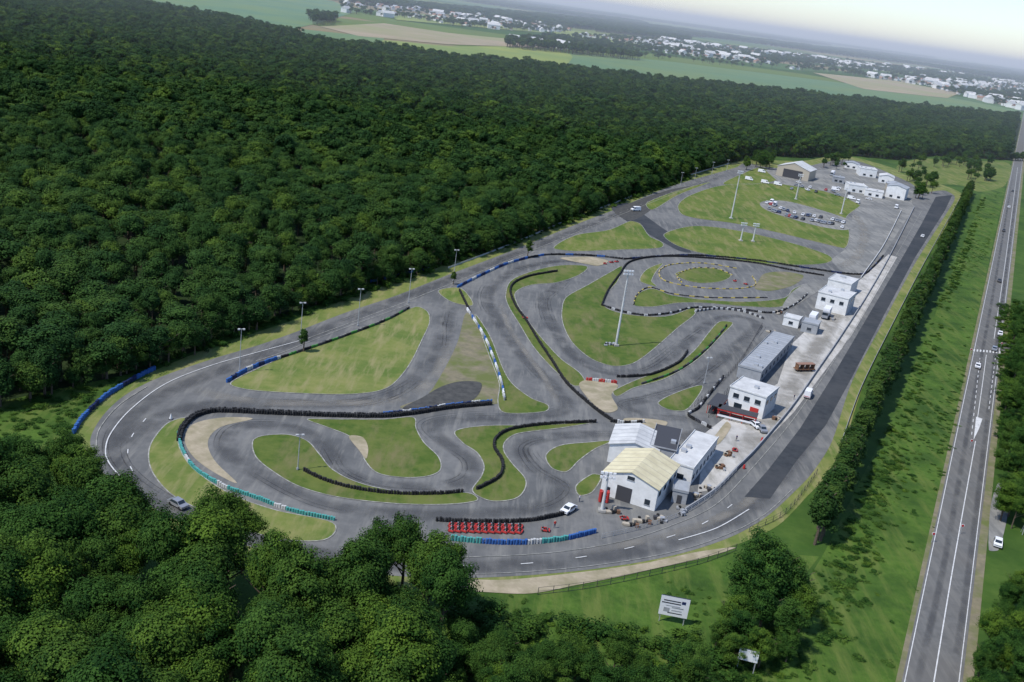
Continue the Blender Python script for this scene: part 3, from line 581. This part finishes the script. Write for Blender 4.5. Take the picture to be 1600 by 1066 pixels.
building("club_house",(1273,482),(1320,494),14,6.5,'flat','white','lroof',wins=((.2,3.8,1.6,1.2),(.5,3.8,1.6,1.2),(.8,3.8,1.6,1.2)),sidewins=3)
building("club_house",(1290,455),(1326,464),14,5,'flat','white','lroof')
building("site_cabin",(1222,508),(1246,514),6,3,'flat','white','lroof',wins=((.5,1,1.5,1),))
building("site_cabin",(1250,518),(1275,524),7,3.4,'flat','grey','groof',wins=((.5,1,1.5,1),))
building("aircraft_hangar",(1212,274),(1262,284),22,7,'gable','tan','lroof',4,door=(.5,14,6,'dgrey'))
for A,B,d,h,wk,rk in(((1325,300),(1352,304),14,5,'white','lroof'),((1350,306),(1378,311),12,4,'white','lroof'),((1382,308),(1412,314),14,8,'white','groof'),((1342,275),(1368,279),16,6,'white','lroof'),((1372,285),(1395,289),14,5,'white','lroof'),((1300,285),(1318,288),8,4,'grey','groof'),((1385,298),(1410,302),10,5,'tan','groof'),((1318,262),(1340,266),10,4,'white','groof')):
    building("depot_building",A,B,d,h,random.choice(['flat','gable']),wk,rk,1.5,wins=((.3,1,2,1.3),(.7,1,2,1.3)))
def stand(name,pos,rz):
    mb=MB()
    for x in(-5,-1.7,1.7,5):
        for y in(-1.6,1.6): mb.cyl(x,y,0,.1,2.6,'red',6)
    mb.box(0,0,2.6,10.6,3.6,.18,'dgrey'); mb.box(0,-1.75,2.3,10.6,.1,.4,'red'); mb.box(0,0,1.0,10,.1,.25,'red'); mb.box(0,-1.7,.6,10,.1,.5,'wht'); mb.box(0,.6,.0,9,1.4,1,'dgrey'); return obj(name,mb.mesh(name),(*P(*pos),.1),rz)
stand("pit_canopy",(1120,640),1.17); stand("pit_canopy",(1150,657),-.3)
# ---------------- vehicles ----------------
def car_mesh(name,col,kind='car'):
    mb=MB()
    if kind=='car':
        L,Wd,prof=4.2,1.75,[(-2.1,.35),(-2.1,.8),(-1.25,.92),(-.65,1.42),(.9,1.45),(1.75,.95),(2.1,.85),(2.1,.35)]
        gl=[((-1.22,.95),(-.68,1.38)),((.93,1.42),(1.7,.98))]; side=[(-1.1,.95),(-.62,1.36),(.85,1.38),(1.45,.97)]; wx=(-1.3,1.3)
    else:
        L,Wd,prof=5.4,2.0,[(-2.7,.4),(-2.7,1.0),(-2.1,1.25),(-1.35,2.15),(-1.0,2.3),(2.65,2.3),(2.7,.4)]
        gl=[((-2.07,1.3),(-1.38,2.1))]; side=[(-1.9,1.3),(-1.3,2.0),(-.6,2.0),(-.6,1.3)]; wx=(-1.75,1.7)
    n=len(prof); vs=[]
    for s in(-1,1):
        for x,z in prof:
            inset=.14 if z>1.2 else 0
            vs.append((x,s*(Wd/2-inset),z))
    mb.add(vs,[tuple(range(n)),tuple(range(2*n-1,n-1,-1))]+[(i,n+i,n+(i+1)%n,(i+1)%n) for i in range(n)],col)
    for (a,b) in gl:
        dx,dz=b[0]-a[0],b[1]-a[1]; l=math.hypot(dx,dz); nx,nz=-dz/l*.02,dx/l*.02
        if nz<0:nx,nz=-nx,-nz
        y=Wd/2-.2; mb.add([(a[0]+nx,-y,a[1]+nz),(a[0]+nx,y,a[1]+nz),(b[0]+nx,y,b[1]+nz),(b[0]+nx,-y,b[1]+nz)],[(0,1,2,3)],'glass')
    for s in(-1,1):
        mb.add([(x,s*(Wd/2-(.0 if z<1.2 else .14)+.02),z) for x,z in side],[(0,1,2,3)],'glass')
        for x in wx: mb.cyl(x,s*(Wd/2-.1)-(.11),.33,.33,.22,'black',10,axis='y')
    mb.box(-L/2-.02,0,.62,.06,Wd*.8,.14,'silver'); mb.box(L/2+.02,0,.62,.06,Wd*.85,.14,'red'); return mb.mesh(name)
cars={c:car_mesh("car_"+c,c) for c in('wht','silver','navy','dgrey','red','green','blue')}; van=car_mesh("van","wht",'van')
sd=math.atan2(*reversed((Vector(P(1430,320))-Vector(P(1140,770)))[:]))
def put(name,me,px,rz): return obj(name,me,(*P(*px),.2),rz)
put("white_van",van,(1262,620),sd+math.pi); put("white_van",van,(993,330),.6); put("parked_car",cars['wht'],(1180,668),1.9); put("parked_car",cars['silver'],(1190,674),1.7)
put("car",cars['silver'],(278,792),2.6)
rdA=math.atan2(rd.y,rd.x)
for (px,c) in(((1562,524),'wht'),((1527,575),'wht'),((1553,548),'silver'),((1568,362),'dgrey'),((1561,441),'dgrey'),((1441,371),'wht'),((1582,300),'dgrey'),((1576,325),'wht')): put("car",cars[c],px,rdA)
put("parked_car",cars['wht'],(888,800),1.); put("parked_car",cars['wht'],(1558,852),rdA)
cl=['wht','silver','wht','silver','dgrey','dgrey','wht','silver','navy','wht','red']
for rowo in range(2):
    for i in range(24):
        if random.random()<.3: continue
        t=i/23; put("parked_car",cars[random.choice(cl)],(1199+t*118-rowo*2+random.uniform(-1,1),319+t*33+rowo*7+3*math.sin(t*5)+random.uniform(-.8,.8)),sd+random.uniform(-.25,.25))
for rowo in range(3):
    for i in range(15):
        if random.random()<.5: continue
        put("parked_car",cars[random.choice(cl)],(1225+i*12+rowo*6+random.uniform(-2,2),284+i*1.6+rowo*6+random.uniform(-1,1)),sd+random.choice([0,0,1.5,.7]))
for px in((1195,287),(1215,290),(1340,318),(1330,312),(1400,326),(1190,270),(1305,298),(1170,282),(1205,318),(1210,322)): put("white_van",van,px,random.choice([sd,sd+1.6]))
def truck_mesh():
    mb=MB(); mb.box(.8,0,1.0,6.5,2.4,2.7,'wht'); mb.box(-3.6,0,.6,1.9,2.3,2.3,'silver',top=.85); mb.box(-4.5,0,1.7,.1,2,.9,'glass'); mb.box(0,0,.6,8,1,.4,'dgrey')
    for x in(-3.4,1.8,3.): 
        for s in(-1,1): mb.cyl(x,s*1.05-.15,.5,.5,.3,'black',10,axis='y')
    return mb.mesh("lorry")
tr=truck_mesh()
for px,a in(((1290,496),sd),((1268,506),sd),((1300,482),sd),((1345,298),sd+1.5),((1300,275),sd),((1395,300),sd)): put("lorry",tr,px,a)
mb=MB(); mb.box(0,0,.5,2,7,.3,'rust')
for i in range(4): mb.box(0,-3+i*2,.8,1.8,.15,1.6,'rust')
mb.box(0,0,2.3,1.9,6.5,.12,'brick')
for y in(-2,2):
    for s in(-1,1): mb.cyl(s*1.0-.1,y,.35,.35,.2,'black',8,axis='x')
tm=mb.mesh("kart_trailer"); put("kart_trailer",tm,(1256,580),.4-math.pi/2)
def kart_mesh():
    mb=MB(); mb.box(0,0,.12,1.3,.7,.06,'dgrey'); mb.box(-.75,0,.12,.35,1.15,.28,'red',top=.7); mb.box(.1,.55,.12,.9,.28,.25,'red',top=.85); mb.box(.1,-.55,.12,.9,.28,.25,'red',top=.85)
    mb.box(.25,0,.18,.45,.42,.1,'black'); mb.box(.5,0,.2,.12,.42,.5,'black'); mb.tube((-.45,0,.2),(-.1,0,.55),.025,.025,'metal'); mb.cyl(-.1,0,.52,.16,.03,'black',10); mb.box(.6,.38,.15,.35,.25,.28,'silver'); mb.box(.85,0,.15,.1,1.15,.2,'red')
    for x,rr in((-.6,.13),(.62,.15)):
        for s in(-1,1): mb.cyl(x,s*.6-.1,rr,rr,.2,'black',10,axis='y')
    return mb.mesh("go_kart")
km=kart_mesh()
for rw in range(2):
    for i in range(11): put("go_kart",km,(706+i*10.5,823+rw*7+i*.25),1.35+random.uniform(-.15,.15))
for px in((852,830),(945,413),(955,411),(963,410),(1148,440),(1165,445),(820,498),(975,812),(1148,705)): put("go_kart",km,px,random.random()*6)
def stack_mesh(nm,cols):
    mb=MB()
    for i in range(5): mb.box(random.uniform(-1.6,1.6),random.uniform(-1.2,1.2),0,random.uniform(.5,1.1),random.uniform(.4,.9),random.uniform(.3,.8),random.choice(cols),random.random())
    for i in range(4): mb.cyl(random.uniform(-1.6,1.6),random.uniform(-1.2,1.2),0,.32,random.uniform(.2,.7),'black',9)
    return mb.mesh(nm)
sm=[stack_mesh("equipment_pile",['grey','tan','dgrey','metal','tan','rust']) for _ in range(4)]
for px in((955,800),(985,820),(1005,815),(1030,812),(1060,800),(1090,778),(1105,765),(1125,735),(1215,655),(1300,500),(1215,490),(1205,520),(1140,715)): put("equipment_pile",random.choice(sm),px,random.random()*6)
def pallet_red():
    mb=MB()
    for i in range(3):
        for j in range(2): mb.cyl(i*.75,j*.75,0,.34,2.4,'red',10)
    return mb.mesh("red_drum_stack")
put("red_drum_stack",pallet_red(),(937,785),0)
# ---------------- lamps, masts, signs ----------------
def lamp_mesh(h,nm='street_lamp'):
    mb=MB(); mb.cyl(0,0,0,.28,.4,'grey',8); mb.cyl(0,0,.4,.13,h-.4,'metal',8,.07)
    mb.box(0,0,h,1.3,.12,.12,'metal')
    for s in(-1,1): mb.box(s*.6,-.1,h-.15,.55,.4,.32,'lroof')
    return mb.mesh(nm)
lm=lamp_mesh(11.5)
for px in((374,582),(469,535),(559,510),(638,474),(708,440)): put("street_lamp",lm,px,.4)
lm2=lamp_mesh(8)
for px in((1063,290),(1085,282),(1112,272),(1135,268),(1245,312),(1315,332),(465,735),(1100,600)): put("street_lamp",lm2,px,.4)
def mast_mesh(h):
    mb=MB(); mb.box(0,0,0,1.6,1.6,.5,'conc'); mb.cyl(0,0,.5,.38,h-.5,'lroof',12,.2)
    for zz in(h-.2,h-1.2): mb.box(0,0,zz,3.2,.15,.15,'metal'); [mb.box(x,-.25,zz-.1,.6,.35,.5,'wht') for x in(-1.3,-.45,.45,1.3)]
    for i in range(int(h)): mb.box(.42,0,.8+i,.1,.3,.04,'metal')
    return mb.mesh("floodlight_mast")
put("floodlight_mast",mast_mesh(24.5),(962,541),.3); put("floodlight_mast",mast_mesh(26),(1142,342),.3)
m9=mast_mesh(9); put("floodlight_mast",m9,(1157,377),.3); put("floodlight_mast",m9,(1176,378),.2)
m12=mast_mesh(16); put("floodlight_mast",m12,(1243,312),0); put("floodlight_mast",m12,(1314,335),0); put("floodlight_mast",mast_mesh(9),(940,800),0)
put("equipment_pile",sm[0],(952,541),0)
def billboard(px,w,h,z,rz,marks):
    mb=MB(); mb.box(0,0,z,w,.12,h,'wht')
    for s in(-1,1): mb.box(s*w*.42,.15,0,.14,.14,z+h*.9,'metal'); mb.tube((s*w*.42,.2,z+h*.5),(s*w*.42,1.6,0),.05,.05,'metal')
    mb.box(0,-.075,z+h,w+.1,.05,.08,'dgrey'); 
    for (x,zz,ww,hh,k) in marks: mb.box(x*w,-.075,z+zz*h,ww*w,.03,hh*h,k)
    return obj("billboard",mb.mesh("billboard"),(*P(*px),0),rz)
mk=[(-.1,.74,.6,.05,'dgrey'),(-.12,.62,.66,.05,'dgrey'),(-.25,.2,.2,.2,'grey'),(.12,.42,.4,.05,'grey'),(.1,.28,.35,.04,'grey'),(.3,.68,.14,.14,'navy'),(.05,.14,.5,.04,'dgrey'),(-.05,.5,.5,.03,'grey')]
billboard((1048,975),5.0,3.9,1.6,-.1,mk)
billboard((1163,1052),3.2,2.2,2.4,-.2,[])
billboard((1604,838),2.2,3.2,2.2,-.2,[(0,.6,.9,.3,'yellow')])
def post_sign(px,z=2.2,k='wht'):
    mb=MB(); mb.cyl(0,0,0,.05,z+.3,'metal',6); mb.cyl(0,-.06,z,.4,.05,k,14,axis='y'); mb.cyl(0,-.09,z,.3,.02,'red',14,axis='y'); return obj("traffic_sign",mb.mesh("traffic_sign"),(*P(*px),0),0)
post_sign((1455,848)); post_sign((1515,700)); post_sign((1515,555)); post_sign((1563,545)); post_sign((1500,835))
def cone():
    mb=MB(); mb.box(0,0,0,.9,.9,.06,'dgrey'); mb.cyl(0,0,.06,.4,1.3,'wht',4,.03); return mb.mesh("marker_cone")
put("marker_cone",cone(),(267,656),0)
for px in((1162,733),(1190,690)):
    mb=MB(); mb.cyl(0,0,0,.35,.5,'red',10,.3); mb.cyl(0,0,.5,.3,.45,'red',10,.2); put("red_bollard",mb.mesh("red_bollard"),px,0)
def person(px,rz,shirt,trs):
    me=bpy.data.meshes.new("person"); j=[(0,0,.95),(0,0,1.2),(0,0,1.45),(0,0,1.55),(0,.02,1.68),(.19,0,1.42),(.26,.02,1.15),(.24,.12,.92),(-.19,0,1.42),(-.26,.02,1.15),(-.24,.1,.92),(.1,0,.9),(.12,.05,.5),(.13,0,.08),(.13,.15,.04),(-.1,0,.9),(-.13,-.05,.5),(-.14,-.1,.08),(-.14,.06,.04)]
    ed=[(0,1),(1,2),(2,3),(3,4),(2,5),(5,6),(6,7),(2,8),(8,9),(9,10),(0,11),(11,12),(12,13),(13,14),(0,15),(15,16),(16,17),(17,18)]
    me.from_pydata(j,ed,[]); bm=bmesh.new(); bm.from_mesh(me); ly=bm.verts.layers.skin.verify(); bm.verts.ensure_lookup_table()
    rad=[.16,.15,.17,.06,.11,.07,.05,.035,.07,.05,.035,.1,.07,.045,.04,.1,.07,.045,.04]
    for v,q in zip(bm.verts,rad): v[ly].radius=(q,q)
    bm.verts[0][ly].use_root=True; bm.to_mesh(me); bm.free()
    t=bpy.data.objects.new("tmp",me); C.objects.link(t); t.modifiers.new("skin",'SKIN'); sb=t.modifiers.new("s",'SUBSURF'); sb.levels=1
    dg=bpy.context.evaluated_depsgraph_get(); m2=bpy.data.meshes.new_from_object(t.evaluated_get(dg)); bpy.data.objects.remove(t)
    m2.materials.clear()
    for k in(shirt,trs,'skin','dgrey'): m2.materials.append(M[k])
    for p in m2.polygons:
        c=p.center; p.material_index=3 if c.z>1.72 else 2 if c.z>1.5 or (abs(c.x)>.2 and c.z<1.1 and c.z>.8) else 1 if c.z<.95 else 0
    return obj("person",m2,(*P(*px),.15),rz)
for px,a,s,t in(((866,826),.3,'red','navy'),((905,785),1.,'wht','navy'),((1150,690),2,'navy','dgrey'),((1180,662),.5,'wht','dgrey'),((1188,650),.1,'red','navy'),((1240,625),.9,'navy','navy')):
    person(px,a,s,t)
# ---------------- light & air ----------------
elev=math.radians(56); az=Vector((-.82,-.55,0)).normalized()
sv=Vector((az.x*math.cos(elev),az.y*math.cos(elev),math.sin(elev)))
sun=bpy.data.lights.new("sun",'SUN'); sun.energy=4.1; sun.angle=math.radians(.6); sun.color=(1,.97,.92); so=bpy.data.objects.new("sun",sun); C.objects.link(so); so.rotation_euler=sv.to_track_quat('Z','Y').to_euler()
w=bpy.data.worlds.new("World"); S.world=w; w.use_nodes=True; N=w.node_tree.nodes; sky=N.new("ShaderNodeTexSky"); sky.sky_type='NISHITA'; sky.sun_disc=False; sky.sun_elevation=elev; sky.sun_rotation=math.atan2(az.x,az.y); sky.air_density=1.; sky.dust_density=.3
mx=N.new("ShaderNodeMix"); mx.data_type='RGBA'; mx.blend_type='MULTIPLY'; mx.inputs[0].default_value=1; mx.inputs[7].default_value=(.9,.98,1.16,1)
w.node_tree.links.new(sky.outputs[0],mx.inputs[6]); w.node_tree.links.new(mx.outputs[2],N["Background"].inputs[0]); N["Background"].inputs[1].default_value=.15
vm=bpy.data.materials.new("haze"); vm.use_nodes=True; N=vm.node_tree.nodes; N.remove(N["Principled BSDF"]); vs=N.new("ShaderNodeVolumeScatter"); vs.inputs["Color"].default_value=(.9,.96,1,1); vs.inputs["Density"].default_value=1.3e-4; vs.inputs["Anisotropy"].default_value=0
vm.node_tree.links.new(vs.outputs[0],N["Material Output"].inputs["Volume"])
M['haze']=vm; mb=MB(); mb.box(0,25700,-30,56000,50000,190,'haze'); obj("atmosphere",mb.mesh("atmosphere"))
S.view_settings.view_transform='Standard'; S.view_settings.look='None'; S.view_settings.exposure=0
